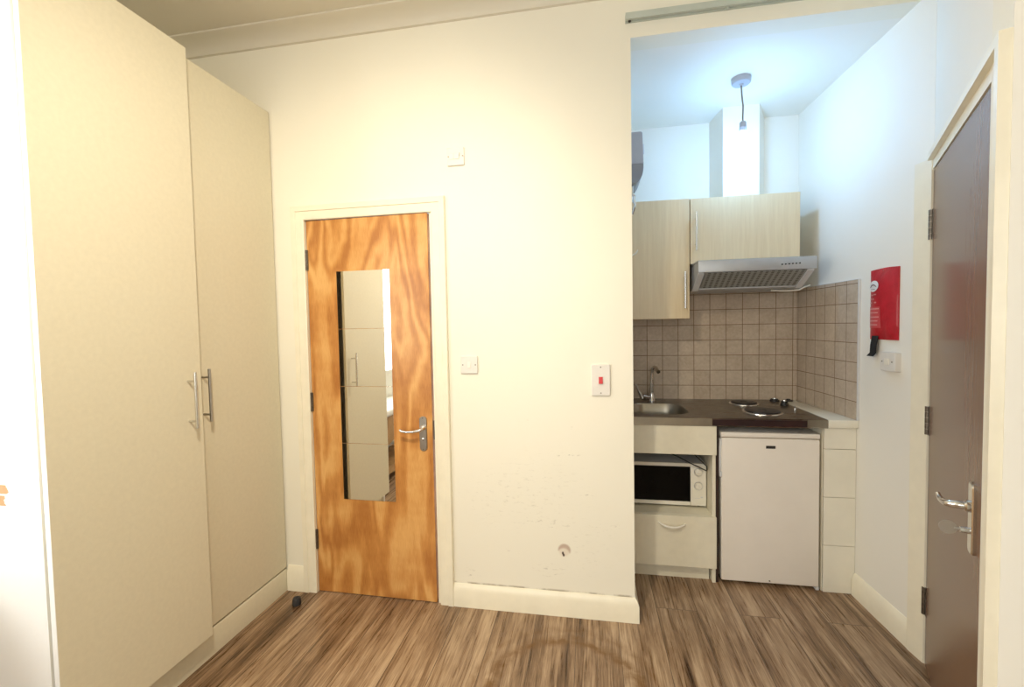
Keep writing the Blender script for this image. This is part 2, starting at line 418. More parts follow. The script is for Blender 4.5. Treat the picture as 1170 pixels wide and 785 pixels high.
# architrave + lining of the bathroom door
ar = MB()
zt = 2.0535
prof_in, prof_out = 1.981, zt
def arch_leg(xa, xb, flip):
    # two step face: flat band and thicker outer band
    q = [(xa, D), (xa, D-.012), (xa+(xb-xa)*.12, D-.016), (xa+(xb-xa)*.62, D-.016), (xa+(xb-xa)*.66, D-.021), (xa+(xb-xa)*.95, D-.021), (xb, D-.017), (xb, D)]
    return q
arch_r = [(-.764, .012), (-.757, .016), (-.724, .016), (-.721, .021), (-.697, .021), (-.694, .017), (-.694, .0)]
W = [(0, .0), (0, .012), (.007, .016), (.042, .016), (.045, .021), (.069, .021), (.072, .017), (.072, .0)]
loops = []
xl, xr, zi = -1.459, -.764, 1.983
for corner in range(4):
    lp = []
    for o, d in W:
        if corner == 0: lp.append((xl-o, D-d, 0))
        elif corner == 1: lp.append((xl-o, D-d, zi+o))
        elif corner == 2: lp.append((xr+o, D-d, zi+o))
        else: lp.append((xr+o, D-d, 0))
    loops.append(lp)
ar.loft(loops)
struct('trim_2', ar, M['trim'], 'cream architrave round the wooden door')
struct('trim_3', MB().box(-1.475, D-.001, 0, -1.4585, D+.1, 2.0).box(-.7765, D-.001, 0, -.765, D+.1, 2.0).box(-1.4585, D-.001, 1.986, -.7765, D+.1, 2.0), M['trim'], 'door lining of the wooden door')

# ------------------------------------------------------------------ bathroom door (wood) with mirror tiles
dx0, dx1, dz = -1.4555, -.7865, 1.9815
door = thing('door', 'orange flame-grained wooden door with a strip of mirror tiles', 'door', ((dx0+dx1)/2, D+.02, .004))
door['kind'] = 'structure'; door.name = 'door_1'
OFF['door_1'] = Vector(((dx0+dx1)/2, D+.02, .004))
dy = D+.003
MB().box(dx0, dy, .004, dx1, dy+.038, dz, .0012, 1).build('leaf', M['ply'], door)
mx0, mx1 = -1.2885, -.9945
zz = [.515, .8145, 1.114, 1.4135, 1.7125]
for k in range(4):
    t_ = MB().box(mx0, dy-.003, zz[k]+.0009, mx1, dy, zz[k+1]-.0009, .0004, 1).build('mirror_tile', M['mirror'], door)
def lever_set(door, hx, yf, zc, sgn, nm='handle'):
    """long plate lever handle; plate face at yf looking to -y, lever pointing to sgn x"""
    pass
hp = MB()
plate = rrect(-.8345, .8765, .0195, .0885, .0185, 6)
hp.loft([[(x, dy, z) for x, z in plate], [(x, dy-.006, z) for x, z in plate], [(x*.9+(-.8345)*.1, dy-.0085, .8765+(z-.8765)*.975) for x, z in plate]])
h = hp.build('handle_plate', M['steel'], door)
lv = MB().tube([(-.829, dy-.006, .910), (-.829, dy-.030, .909), (-.831, dy-.046, .906), (-.842, dy-.052, .902), (-.870, dy-.054, .896), (-.905, dy-.053, .894), (-.930, dy-.052, .898), (-.940, dy-.051, .904)], [.010, .009, .009, .0085, .007, .0065, .007, .006], 12)
lv.lathe([(.014, 0), (.014, .008), (.010, .012)], (-.829, dy-.006, .910), (0, -1, 0), 16)
lv.build('lever', M['chrome'], h)
MB().lathe([(.006, 0), (.006, .004), (.003, .005)], (-.834, dy-.0085, .850), (0, -1, 0), 14).build('privacy_turn', M['chrome'], h)
for z in (.957, .797): MB().lathe([(.0035, 0), (.0035, .0012)], (-.8345, dy-.0085, z), (0, -1, 0), 10).build('screw', M['screw'], h)
def hinge_mesh(x, y, z0, z1):
    m = MB(); n = 5; hgt = (z1-z0)/n
    for k in range(n): m.lathe([(.0055, .0008), (.0055, hgt-.0008)], (x, y, z0+k*hgt), (0, 0, 1), 10)
    m.lathe([(.0035, 0), (.0035, z1-z0)], (x, y, z0), (0, 0, 1), 8)
    m.box(x-.003, y, z0, x+.010, y+.003, z1)
    return m
for z0, z1 in ((1.724, 1.829), (.98, 1.08), (.237, .343)):
    hinge_mesh(-1.4565, D-.003, z0, z1).build('hinge', M['darksteel'], door)
th_ = math.radians(-.62); hv = Vector((-1.4555, D+.02, .004)); dv = door.location-hv
door.location = hv+Matrix.Rotation(th_, 3, 'Z') @ dv; door.rotation_euler = (0, 0, th_)
MB().box(-.7815, D-.0005, .846, -.7765, D+.02, .942).build('strike_plate', M['dust'])
o = bpy.data.objects['strike_plate']; tag(o, 'small dark latch keep in the right jamb of the wooden door', 'strike plate'); o['kind'] = 'structure'; o.name = 'trim_4'

# ------------------------------------------------------------------ wardrobe
XW, XP, XF = -1.639, -1.6355, -1.585
wr = thing('wardrobe', 'tall beige fitted wardrobe with two handled doors left of the wooden door', 'wardrobe', (-1.92, 1.56, 0))
def wpart(mb, nm, mat='wardrobe'): return mb.build(nm, M[mat], wr)
wpart(MB().box(-2.235, 1.032, .0, -1.622, 1.050, 2.553), 'end_panel', 'wardrobe_end')
wpart(MB().box(-2.235, 1.052, 2.535, -1.66, 2.095, 2.553), 'top_panel')
wpart(MB().box(-2.235, 1.052, .118, -1.66, 2.095, .136), 'bottom_panel')
wpart(MB().box(-2.235, 1.052, .138, -2.225, 2.095, 2.533), 'back_panel', 'dim')
wpart(MB().box(-2.222, 1.60, .138, -1.66, 1.616, 2.533), 'divider', 'dim')
wpart(MB().prism([(-2.235, 0), (XP, 0), (XP, .106), (-1.641, .1165), (-2.235, .1165)], 1.052, 2.096, 'y'), 'plinth')
d1 = wpart(MB().box(XW-.018, 1.59, .1255, XW, 2.0965, 2.5515, .001, 1), 'door')
d2 = wpart(MB().box(XF-.018, 1.0285, .132, XF, 1.5655, 2.5545, .001, 1), 'door'); d2['label'] = 'left door standing slightly proud'
def bar_handle(par, x, y, z0, z1, post0, post1, mat):
    m = MB().tube([(x+.036, y, z0), (x+.036, y, z1)], .006, 14)
    for p in (post0, post1): m.tube([(x, y, p), (x+.036, y, p)], .0045, 10)
    return m.build('handle', M[mat], par)
MB().box(XF-.018, 1.0272, .133, XF, 1.0284, 2.5535).build('edge_strip', M['edge_white'], d2)
bar_handle(d2, XF, 1.503, 1.028, 1.252, 1.056, 1.216, 'chrome')
bar_handle(d1, XW, 1.625, 1.028, 1.254, 1.058, 1.218, 'steel')

# bed-like furniture that only the mirror tiles show
bn = thing('bed', 'white mattress on a brown bed base reflected in the mirror tiles', 'bed', (-2.0, .05, 0))
m = MB(); pts = [(-.9, .60), (.92, .60), (.92, .18)]
for k in range(9): a = k/8; pts.append((.86-.62*a, .18+.20*math.sin(a*PI/2)))
pts += [(-.9, .38)]
m.prism(pts, -2.24, -1.86, 'x'); m.build('base', M['brown_board'], bn)
MB().box(-2.235, -.9, .603, -1.84, .92, .665, .02, 3).build('mattress', M['cloth'], bn)
MB().box(-2.2, -.85, .06, -1.88, .87, .13).build('rail', M['brown_board'], bn)
for y in (-.8, .8): MB().box(-2.15, y-.03, 0, -1.95, y+.03, .06).build('foot', M['dust'], bn)

# ------------------------------------------------------------------ wall plates
def screw_head(par, x, y, z):
    MB().lathe([(.0034, 0), (.0034, .001), (.002, .0014)], (x, y, z), (0, -1, 0), 10).build('screw', M['screw'], par)
def plate_thing(name, label, cat, x, z, w, h):
    o = MB()
    q0 = rrect(x+w/2, z+h/2, w/2, h/2, .004, 3); q1 = rrect(x+w/2, z+h/2, w/2-.002, h/2-.002, .004, 3)
    o.loft([[(a, D, b) for a, b in q0], [(a, D-.009, b) for a, b in q0], [(a, D-.011, b) for a, b in q1]])
    ob = o.build(name, M['plate'], origin=(x+w/2, D, z)); return tag(ob, label, cat)
s1 = plate_thing('fused_switch', 'white square fused spur plate high on the wall above the light switch', 'wall switch', -.675, 2.1975, .086, .086)
f = MB().box(-.661, D-.0135, 2.2265, -.641, D-.011, 2.2535, .001, 1).build('fuse_carrier', M['white'], s1)
MB().box(-.639, D-.0145, 2.2265, -.612, D-.011, 2.2545, .0012, 1).build('rocker', M['white'], s1)
MB().box(-.6115, D-.012, 2.240, -.6095, D-.011, 2.256).build('marker', M['darksteel'], s1)
screw_head(s1, -.667, D-.011, 2.2405); screw_head(s1, -.5955, D-.011, 2.2405)
s2 = plate_thing('light_switch', 'white single light switch just right of the wooden door', 'light switch', -.630, 1.1825, .086, .086)
MB().prism([(D-.011, 1.213), (D-.011, 1.240), (D-.0125, 1.240), (D-.0165, 1.213)], -.5935, -.5785, 'x').build('rocker', M['white'], s2)
screw_head(s2, -.6185, D-.011, 1.2255); screw_head(s2, -.5545, D-.011, 1.2255)
s3 = plate_thing('cooker_switch', 'tall white cooker switch with red rocker near the kitchenette corner', 'wall switch', .006, 1.0785, .086, .146)
MB().prism([(D-.011, 1.135), (D-.011, 1.167), (D-.0135, 1.167), (D-.018, 1.135)], .0395, .058, 'x').build('rocker', M['red'], s3)
screw_head(s3, .049, D-.011, 1.2125); screw_head(s3, .049, D-.011, 1.0905)

# curtain track over the kitchen opening
tr = thing('curtain_track', 'grey metal curtain track above the kitchenette opening', 'curtain track', (.9, D-.016, 2.764))
pr = [(D, 2.764), (D-.010, 2.764), (D-.010, 2.768), (D-.022, 2.768), (D-.022, 2.764), (D-.032, 2.764), (D-.032, 2.792), (D-.028, 2.795), (D, 2.795)]
MB().prism(pr, .174, 1.88, 'x').build('rail', M['track'], tr)
MB().lathe([(.006, 0), (.006, .005)], (.192, D-.016, 2.7605), (0, 0, 1), 12).build('end_screw', M['dust'], tr)
MB().lathe([(.008, 0), (.008, .007)], (.60, D-.016, 2.7585), (0, 0, 1), 12).build('glider', M['track'], tr)

# black rubber stop on the floor
o = MB().lathe([(.020, 0), (.0215, .003), (.020, .030), (.017, .036), (.008, .037), (.001, .033)], (-1.502, 1.985, 0), (0, 0, 1), 10).build('door_stop', M['rubber'])
tag(o, 'small black rubber door stop lying on the floor by the wardrobe plinth', 'door stop')

# ------------------------------------------------------------------ kitchenette
struct('trim_5', MB().box(XC, YK-.008, .86, XR(YK)-.001, YK, 1.612), M['tile_back'], 'beige square wall tiles behind the worktop')
struct('trim_6', MB().prism([(XR(2.466)-.009, 2.466), (XR(YK-.0085)-.009, YK-.0085), (XR(YK-.0085)-.0002, YK-.0085), (XR(2.466)-.0002, 2.466)], .9055, 1.612), M['tile_side'], 'beige square wall tiles on the side wall')
struct('trim_7', MB().prism([(XR(2.46)-.011, 2.460), (XR(2.46)-.011, 2.466), (XR(2.46)-.0002, 2.466), (XR(2.46)-.0002, 2.460)], .9055, 1.614).prism([(XR(2.46)-.010, 2.466), (XR(YK)-.010, YK-.009), (XR(YK)-.0002, YK-.009), (XR(2.46)-.0002, 2.466)], 1.6125, 1.615), M['grey_plastic'], 'pale plastic tile edging strip')
# boxed chase up to the ceiling
struct('trim_8', MB().prism([(.777, YK), (.804, 2.882), (1.005, 2.877), (1.105, YK)], 1.75, ZK), M['kwall'], 'boxed-in duct rising to the kitchen ceiling')

# base unit
Yf = 2.4851
bu = thing('base_cabinet', 'off-white base cabinet with open niche above a deep drawer', 'cabinet', (.43, 2.78, 0))
def bpart(mb, nm, mat='cabinet', par=None): return mb.build(nm, M[mat], par or bu)
bpart(MB().box(.640, Yf+.003, 0, .658, 3.06, .861, .0008, 1), 'side_panel')
bpart(MB().box(.218, Yf+.003, 0, .232, 3.06, .861, .0008, 1), 'side_panel')
bpart(MB().box(.218, Yf-.016, .7045, .658, Yf+.002, .8615, .001, 1), 'false_front')
bpart(MB().box(.2325, Yf+.003, .350, .6395, 3.05, .3675, .0008, 1), 'shelf')
bpart(MB().box(.659, Yf+.012, 0, .674, Yf+.03, .86), 'gap_shade', 'brown_dark')  # dark strip painting the shade between cabinet and fridge, not a batten
bpart(MB().box(.2325, 3.035, .10, .6395, 3.05, .86), 'back_panel')
dr = bpart(MB().box(.218, Yf-.016, .0865, .658, Yf+.002, .3665, .001, 1), 'drawer')
bpart(MB().box(.232, Yf+.035, 0, .632, Yf+.05, .0845), 'plinth')
hb = []
for k in range(11):
    a = k/10; x = .357+.142*a; hb.append((x, Yf-.016-.026*math.sin(PI*a)**.6, .327-.004*a-.014*math.sin(PI*a)))
MB().tube(hb, [.004+.0025*math.sin(PI*k/10) for k in range(11)], 10).build('handle', M['white'], dr)

# microwave
mw = thing('microwave', 'silver-white microwave oven inside the cabinet niche', 'microwave', (.43, 2.75, .3675))
ym = 2.585; zb, ztop = .3805, .6215
MB().box(.236, ym+.012, zb, .6335, ym+.33, ztop, .004, 2).build('body', M['grey_plastic'], mw)
fr = MB()
fr.box(.236, ym, zb, .5495, ym+.012, zb+.021, .0015, 1).box(.236, ym, ztop-.020, .5495, ym+.012, ztop, .0015, 1).box(.236, ym, zb+.021, .243, ym+.012, ztop-.02)
dr_ = fr.build('door', M['white'], mw)
MB().box(.243, ym+.004, zb+.021, .5495, ym+.0115, ztop-.020).build('window', M['glass_black'], dr_)
cp = MB().box(.551, ym, zb, .6335, ym+.012, ztop, .002, 2).build('control_panel', M['white'], mw)
def knob(x, z, ang):
    k = MB().lathe([(.0205, 0), (.0205, .004), (.018, .006), (.017, .012), (.015, .013)], (x, ym, z), (0, -1, 0), 28)
    ca, sa = math.cos(ang), math.sin(ang)
    k.prism([(x-.0165*sa-.003*ca, z+.0165*ca-.003*sa), (x-.0165*sa+.003*ca, z+.0165*ca+.003*sa), (x+.0165*sa+.003*ca, z-.0165*ca+.003*sa), (x+.0165*sa-.003*ca, z-.0165*ca-.003*sa)], ym-.018, ym-.012, 'y')
    o = k.build('knob', M['white'], cp)
    MB().lathe([(.024, 0), (.024, .0008), (.0225, .0008), (.0225, 0)], (x, ym, z), (0, -1, 0), 28).build('dial_ring', M['grey_plastic'], cp)
knob(.592, .573, 1.3); knob(.592, .494, .35)
MB().box(.572, ym-.0006, .423, .600, ym, .4245).build('print_line', M['grey_plastic'], cp)
MB().box(.604, ym-.0006, .426, .616, ym, .433).build('print_mark', M['grey_plastic'], cp)
for x in (.27, .60):
    for y in (ym+.04, ym+.29): MB().lathe([(.011, 0), (.012, .014)], (x, y, .3675), (0, 0, 1), 12).build('foot', M['black'], mw)
o = MB().tube([(.40, 2.80, .640), (.44, 2.66, .660), (.49, 2.60, .652), (.535, 2.573, .632), (.59, 2.568, .607), (.632, 2.566, .588)], .0032, 8).tube([(.54, 2.72, .675), (.575, 2.60, .668), (.605, 2.574, .640), (.633, 2.57, .612), (.6345, 2.569, .592)], .003, 8).build('power_cable', M['black'])
tag(o, 'thin black power cable draped over the front of the microwave', 'cable')

# fridge
fg = thing('refrigerator', 'white under-counter fridge below the stainless worktop', 'fridge', (.925, 2.75, 0))
MB().box(.690, Yf+.045, .016, 1.161, 3.02, .799, .004, 2).build('body', M['fridge'], fg)
fd = MB().box(.686, Yf, .020, 1.1625, Yf+.042, .7955, .006, 3).build('door', M['fridge'], fg)
MB().box(.684, Yf+.002, .800, 1.1645, 3.02, .8255, .004, 2).build('lid', M['fridge'], fg)
MB().box(.694, Yf+.010, .7955, 1.155, Yf+.06, .800).build('gap_seal', M['dim'], fg)
MB().box(.905, Yf-.0018, .7445, .951, Yf, .7595, .0006, 1).build('badge', M['dust'], fd)
MB().box(.677, Yf-.002, .755, .688, Yf+.03, .79, .002, 1).box(.676, Yf+.002, .60, .686, Yf+.02, .76, .003, 2).box(.677, Yf-.003, .585, .689, Yf+.02, .615, .002, 1).build('hinge_cover', M['grey_plastic'], fg)
MB().lathe([(.004, 0), (.004, .003)], (.925, Yf, .035), (0, -1, 0), 10).build('lock_pin', M['screw'], fd)
for x in (.71, 1.135):
    for y in (Yf+.07, 2.98): MB().lathe([(.018, 0), (.018, .016)], (x, y, 0), (0, 0, 1), 14).build('foot', M['black'], fg)
MB().box(1.149, Yf+.004, .001, 1.1655, Yf+.05, .0195, .002, 1).build('hinge_bracket', M['grey_plastic'], fg)

# tiled pier right of the fridge
pier = thing('tiled_pier', 'white tiled pier between the fridge and the right wall', 'tiled pier', (1.25, 2.77, 0))
zs = [0, .249, .5015, .752, .8615]
XF0 = 1.1795
for k in range(4):
    MB().box(XF0, Yf-.006, zs[k]+.0012, XR(Yf)-.0012, Yf+.004, zs[k+1]-.0012, .001, 1).build('tile', M['white_tile'], pier)
MB().box(XF0+.001, Yf+.004, .0, XR(Yf)-.0012, Yf+.012, .86).build('core', M['dim'], pier)
MB().box(XF0-.0035, Yf+.006, .0, XF0-.0005, 3.04, .86).build('side_board', M['cabinet'], pier)
MB().prism([(1.1905, Yf-.024), (XR(Yf)-.001, Yf-.024), (XR(YK)-.012, YK-.009), (1.1905, YK-.009)], .864, .905, 'z', .003, 2).build('ledge', M['white_tile'], pier)

# stainless sink and hob top
wt = thing('sink_and_hob_top', 'stainless steel worktop with sink bowl and two hotplates', 'worktop', (.69, 2.77, .861))
zt = .9057
b = bmesh.new()
outer = [(.2, 2.465), (1.188, 2.465), (1.188, YK-.009), (.2, YK-.009)]
inner = rrect(.392, 2.715, .160, .172, .10, 8)
vo = [b.verts.new((x, y, zt)) for x, y in outer]; vi = [b.verts.new((x, y, zt)) for x, y in inner]
eo = [b.edges.new((vo[i], vo[(i+1) % 4])) for i in range(4)]; ei = [b.edges.new((vi[i], vi[(i+1) % len(vi)])) for i in range(len(vi))]
bmesh.ops.triangle_fill(b, use_beauty=True, edges=eo+ei)
vl = [b.verts.new((x, y, zt-.044)) for x, y in outer]
for i in range(4): b.faces.new((vo[i], vo[(i+1) % 4], vl[(i+1) % 4], vl[i]))
bmesh.ops.recalc_face_normals(b, faces=b.faces[:])
top = MB(); top._add(b); top.build('top', M['worktop'], wt, ang=30)
bl = MB()
lps = []
for ins, dz in ((-.0, .0), (.004, -.006), (.010, -.06), (.018, -.12), (.045, -.148), (.10, -.150)):
    lps.append([(x, y, zt+dz) for x, y in rrect(.392, 2.715, .160-ins, .172-ins, .10-min(ins, .06), 8)])
bl.loft(lps, False, True)
bl.build('bowl', M['bowl'], wt)
MB().box(.2, 2.4636, .8625, .634, 2.4650, .9035).build('edge_reflection', M['bowl'], wt)  # lighter overlays at both ends paint reflections onto the steel edge
MB().box(1.094, 2.4636, .8625, 1.188, 2.4650, .9035).build('edge_reflection', M['bowl'], wt)
MB().lathe([(.03, 0), (.03, .002), (.02, .003)], (.392, 2.72, zt-.150), (0, 0, 1), 20).build('drain', M['chrome'], wt)
MB().box(.636, 2.4625, .8665, 1.092, 2.4650, .8985, .001, 1).build('front_face', M['maroon'], wt)  # dark red strip paints a reflection onto the steel front, no control panel
MB().box(.80, 2.4632, .8618, 1.15, 2.4650, .8648).build('vent_strip', M['chrome'], wt)
def hotplate(x, y, r):
    p = MB().lathe([(r+.010, 0), (r+.009, .004), (r, .006), (r-.002, .0045)], (x, y, zt), (0, 0, 1), 40).build('trim_ring', M['chrome'], wt)
    MB().lathe([(r-.003, .002), (r-.003, .011), (r-.006, .0125), (.022, .0125), (.020, .010), (.001, .010)], (x, y, zt), (0, 0, 1), 40).build('hotplate', M['hotplate'], wt)
hotplate(.945, 2.648, .092); hotplate(.935, 2.915, .075)
def hob_knob(x, y, r, h):
    k = MB().lathe([(r, 0), (r, .006), (r*.82, h*.8), (r*.7, h)], (x, y, zt), (0, 0, 1), 20).build('control_knob', M['black'], wt)
    MB().lathe([(r*.5, 0), (r*.45, .006)], (x-.002, y-.004, zt+h), (0, 0, 1), 14).build('knob_cap', M['chrome'], k)
hob_knob(1.148, 3.02, .026, .016); hob_knob(1.150, 2.88, .022, .026)
MB().lathe([(.010, 0), (.010, .005), (.003, .006), (.003, .018), (.001, .019)], (1.158, 2.76, zt), (0, 0, 1), 12).build('pilot_button', M['chrome'], wt)
o = MB().lathe([(.026, 0), (.026, .006), (.012, .008), (.010, .013), (.002, .014)], (1.235, 3.035, .905), (0, 0, 1), 20).build('sink_plug', M['black'])
tag(o, 'flat black sink plug lying on the tiled ledge by the hob', 'plug')

# mixer tap
tp = thing('mixer_tap', 'chrome mixer tap with a curved spout behind the sink', 'tap', (.39, 2.96, zt))
zt += .0008
MB().lathe([(.024, 0), (.024, .006), (.021, .010), (.020, .045), (.016, .058), (.001, .060)], (.392, 2.955, zt), (0, 0, 1), 20).build('base', M['chrome'], tp)
sp = []
for k in range(13):
    a = k/12
    sp.append((.392+.004*a+0.022*max(0, a-.55)/.45, 2.955-.02*a-.09*max(0, a-.5)/.5*(max(0, a-.5)/.5), .945+.19*math.sin(min(1, a/.82)*PI/2)-.025*max(0, a-.82)/.18))
MB().tube(sp, [.013, .0125, .012, .012, .0115, .0115, .011, .011, .011, .011, .011, .0115, .012], 14).build('spout', M['chrome'], tp)
MB().tube([(.392, 2.955, .928), (.360, 2.950, .934), (.335, 2.946, .940)], [.016, .015, .017], 14).build('valve', M['chrome'], tp)
MB().tube([(.334, 2.946, .930), (.322, 2.944, .955), (.306, 2.942, .990), (.292, 2.940, 1.020)], [.016, .011, .008, .006], 12).build('lever', M['steel'], tp)

zt -= .0008
# upper cabinets
Yc = 2.7738
def wall_unit(name, label, x0, x1, z0, z1, hx, hz0, hz1):
    u = thing(name, label, 'wall cabinet', ((x0+x1)/2, (Yc+YK)/2, z0))
    MB().box(x0+.001, Yc+.020, z0, x1-.001, YK-.0085, z1, .0008, 1).build('carcass', M['maple'], u)
    d = MB().box(x0+.001, Yc, z0-.001, x1-.001, Yc+.018, z1+.001, .0012, 1).build('door', M['maple'], u)
    m = MB().tube([(hx, Yc-.032, hz0), (hx, Yc-.032, hz1)], .0055, 12)
    dz = (hz1-hz0)*.17
    for z in (hz0+dz, hz1-dz): m.tube([(hx, Yc, z), (hx, Yc-.032, z)], .004, 8)
    m.build('handle', M['chrome'], d)
wall_unit('wall_cabinet', 'taller pale maple wall cabinet beside the wall corner', .2, .5895, 1.4385, 2.1435, .558, 1.499, 1.715)
wall_unit('wall_cabinet', 'short pale maple wall cabinet above the cooker hood', .5925, 1.1855, 1.7605, 2.1415, .621, 1.834, 2.060)

# cooker hood
hd = thing('cooker_hood', 'silver cooker hood with slotted filter under the short cabinet', 'cooker hood', (.90, 2.85, 1.59))
Yh = 2.6169
MB().prism([(Yh+.004, 1.694), (Yh+.004, 1.7525), (Yh+.02, 1.757), (YK-.01, 1.757), (YK-.01, 1.600), (2.80, 1.600), (2.79, 1.607), (Yh+.02, 1.694)], .606, 1.198, 'x').build('body', M['silver_paint'], hd)
fp = MB().box(.602, Yh, 1.6905, 1.202, Yh+.006, 1.7535, .0015, 2).box(.602, Yh+.006, 1.7505, 1.202, Yh+.19, 1.7585).build('front_face', M['silver_paint'], hd)
for k in range(6): MB().lathe([(.004, 0), (.004, .003), (.003, .004)], (1.030+.0175*k, Yh, 1.7185+.0007*k), (0, -1, 0), 12).build('button', M['black'], fp)
def incl(x0, x1, y0, y1, th):
    z = lambda y: 1.694-(y-(Yh+.02))*(1.694-1.607)/(2.79-Yh-.02)
    return MB().prism([(y0, z(y0)-th), (y1, z(y1)-th), (y1, z(y1)-.0006), (y0, z(y0)-.0006)], x0, x1, 'x')
incl(.645, 1.165, Yh+.028, 2.772, .004).build('filter', M['filter'], hd)
for x in (.606, 1.166): incl(x, x+.032, Yh+.022, 2.786, .010).build('end_bracket', M['grey_plastic'], hd)
incl(.64, 1.165, 2.773, 2.789, .009).build('filter_lip', M['silver_paint'], hd)
o = MB().tube([(1.055, 2.83, 1.594), (1.10, 2.82, 1.589), (1.16, 2.82, 1.588), (1.202, 2.82, 1.5915), (1.225, 2.82, 1.604), (1.245, 2.825, 1.612), (1.27, 2.85, 1.618), (1.30, 2.93, 1.620)], .0045, 8).build('hood_cable', M['cable_white'])
tag(o, 'white flex running from the cooker hood to the right wall', 'cable')

# water heater on the kitchen's left wall
wh = thing('water_heater', 'small white water heater peeking out behind the wall corner', 'water heater', (.25, 2.72, 2.19))
pr = [(XC+.001, 2.487), (.296, 2.487), (.304, 2.480), (.3065, 2.40), (.3085, 2.31)]
low = [(XC+.001, 2.31), (.3085, 2.3095)]
for k in range(7): a = k/6*PI/2; low.append((.3085-.050*(1-math.cos(a)), 2.29-.085*math.sin(a)))
low += [(XC+.001, 2.205)]
MB().prism(pr+[(XC+.001, 2.31)], 2.6, 2.84, 'y', .002, 1).build('body', M['heater'], wh)
MB().prism(low, 2.602, 2.838, 'y').build('lower_cover', M['heater_low'], wh)
MB().box(.3068, 2.62, 2.372, .3155, 2.70, 2.425, .003, 2).build('control', M['grey_plastic'], wh)
MB().box(.3085, 2.606, 2.315, .3125, 2.70, 2.36, .001, 1).build('label_plate', M['white'], wh)
MB().tube([(.245, 2.64, 2.22), (.246, 2.63, 2.15), (.262, 2.63, 2.14), (.258, 2.63, 2.115), (.264, 2.632, 2.09), (.258, 2.634, 2.065), (.25, 2.64, 2.04)], [.011, .011, .007, .009, .007, .009, .006], 10).build('pipe', M['chrome'], wh)
MB().tube([(.225, 2.66, 2.22), (.225, 2.66, 2.0), (.215, 2.67, 1.9)], .008, 10).build('pipe', M['chrome'], wh)
o = MB().tube([(XC+.001, 2.60, 1.800), (.225, 2.60, 1.797), (.247, 2.60, 1.801), (.262, 2.60, 1.809), (.270, 2.60, 1.820), (.274, 2.60, 1.830)], [.0045, .0045, .0045, .0045, .004, .003], 10).build('wall_hook', M['cable_white'])
tag(o, 'small white curved hook beside the tall wall cabinet', 'hook')

# pendant bulb
pl = thing('pendant_light', 'bare lit bulb hanging from a white ceiling rose in the kitchenette', 'ceiling light', (.806, 2.565, ZK))
MB().lathe([(.047, 0), (.048, .004), (.047, .024), (.043, .029), (.012, .031), (.008, .038), (.001, .039)], (.806, 2.565, ZK), (0, 0, -1), 32).build('ceiling_rose', M['pendant'], pl)
MB().tube([(.806, 2.565, 2.665), (.811, 2.57, 2.61), (.8195, 2.577, 2.56), (.8185, 2.580, 2.50), (.820, 2.582, 2.478)], .0042, 8).build('cord', M['darksteel'], pl)
MB().lathe([(.010, 0), (.015, .004), (.0165, .008), (.0165, .026), (.015, .027), (.015, .029), (.0175, .030), (.0175, .052), (.014, .056)], (.820, 2.582, 2.482), (0, 0, -1), 24).build('bulb_holder', M['pendant'], pl)
MB().lathe([(.011, 0), (.0125, .006), (.023, .018), (.033, .034), (.037, .052), (.034, .069), (.024, .082), (.012, .0885), (.001, .090)], (.820, 2.582, 2.427), (.03, 0, -1), 28).build('bulb', M['bulb'], pl)

# fire blanket on the right wall
fb = thing('fire_blanket', 'red fire blanket pouch hanging on the right wall', 'fire blanket', (1.33, 2.286, 1.315))
ny_, nz_ = 28, 40
b = bmesh.new(); y0, y1, z0, z1 = 2.196, 2.378, 1.318, 1.642
gv = []
def surf(y, z):
    u = min(1, max(0, (y-y0)/(y1-y0))); w_ = min(1, max(0, (z-z0)/(z1-z0)))
    eu = 1-abs(2*u-1)**3; ew = (1-abs(2*w_-1)**4)
    return XR(y)-(.006+.018*eu*ew+.0018*math.sin(u*9+w_*5)*eu)
for i in range(nz_+1):
    row = []
    for j in range(ny_+1):
        u = j/ny_; w_ = i/nz_; y = y0+(y1-y0)*u; z = z0+(z1-z0)*w_
        row.append(b.verts.new((surf(y, z), y, z + .004*math.sin(u*PI*1.0)*(1 if i == nz_ else 0))))
    gv.append(row)
back = [[b.verts.new((XR(q.co.y)-.0005, q.co.y, q.co.z)) for q in row] for row in gv]
for i in range(nz_):
    for j in range(ny_):
        b.faces.new((gv[i][j], gv[i][j+1], gv[i+1][j+1], gv[i+1][j])); b.faces.new((back[i][j], back[i+1][j], back[i+1][j+1], back[i][j+1]))
for i in range(nz_):
    b.faces.new((gv[i][0], gv[i+1][0], back[i+1][0], back[i][0])); b.faces.new((gv[i][ny_], back[i][ny_], back[i+1][ny_], gv[i+1][ny_]))
for j in range(ny_):
    b.faces.new((gv[0][j], back[0][j], back[0][j+1], gv[0][j+1])); b.faces.new((gv[nz_][j], gv[nz_][j+1], back[nz_][j+1], back[nz_][j]))
bmesh.ops.recalc_face_normals(b, faces=b.faces[:])
q = MB(); q._add(b); pouch = q.build('pouch', M['pouch'], fb, ang=60)
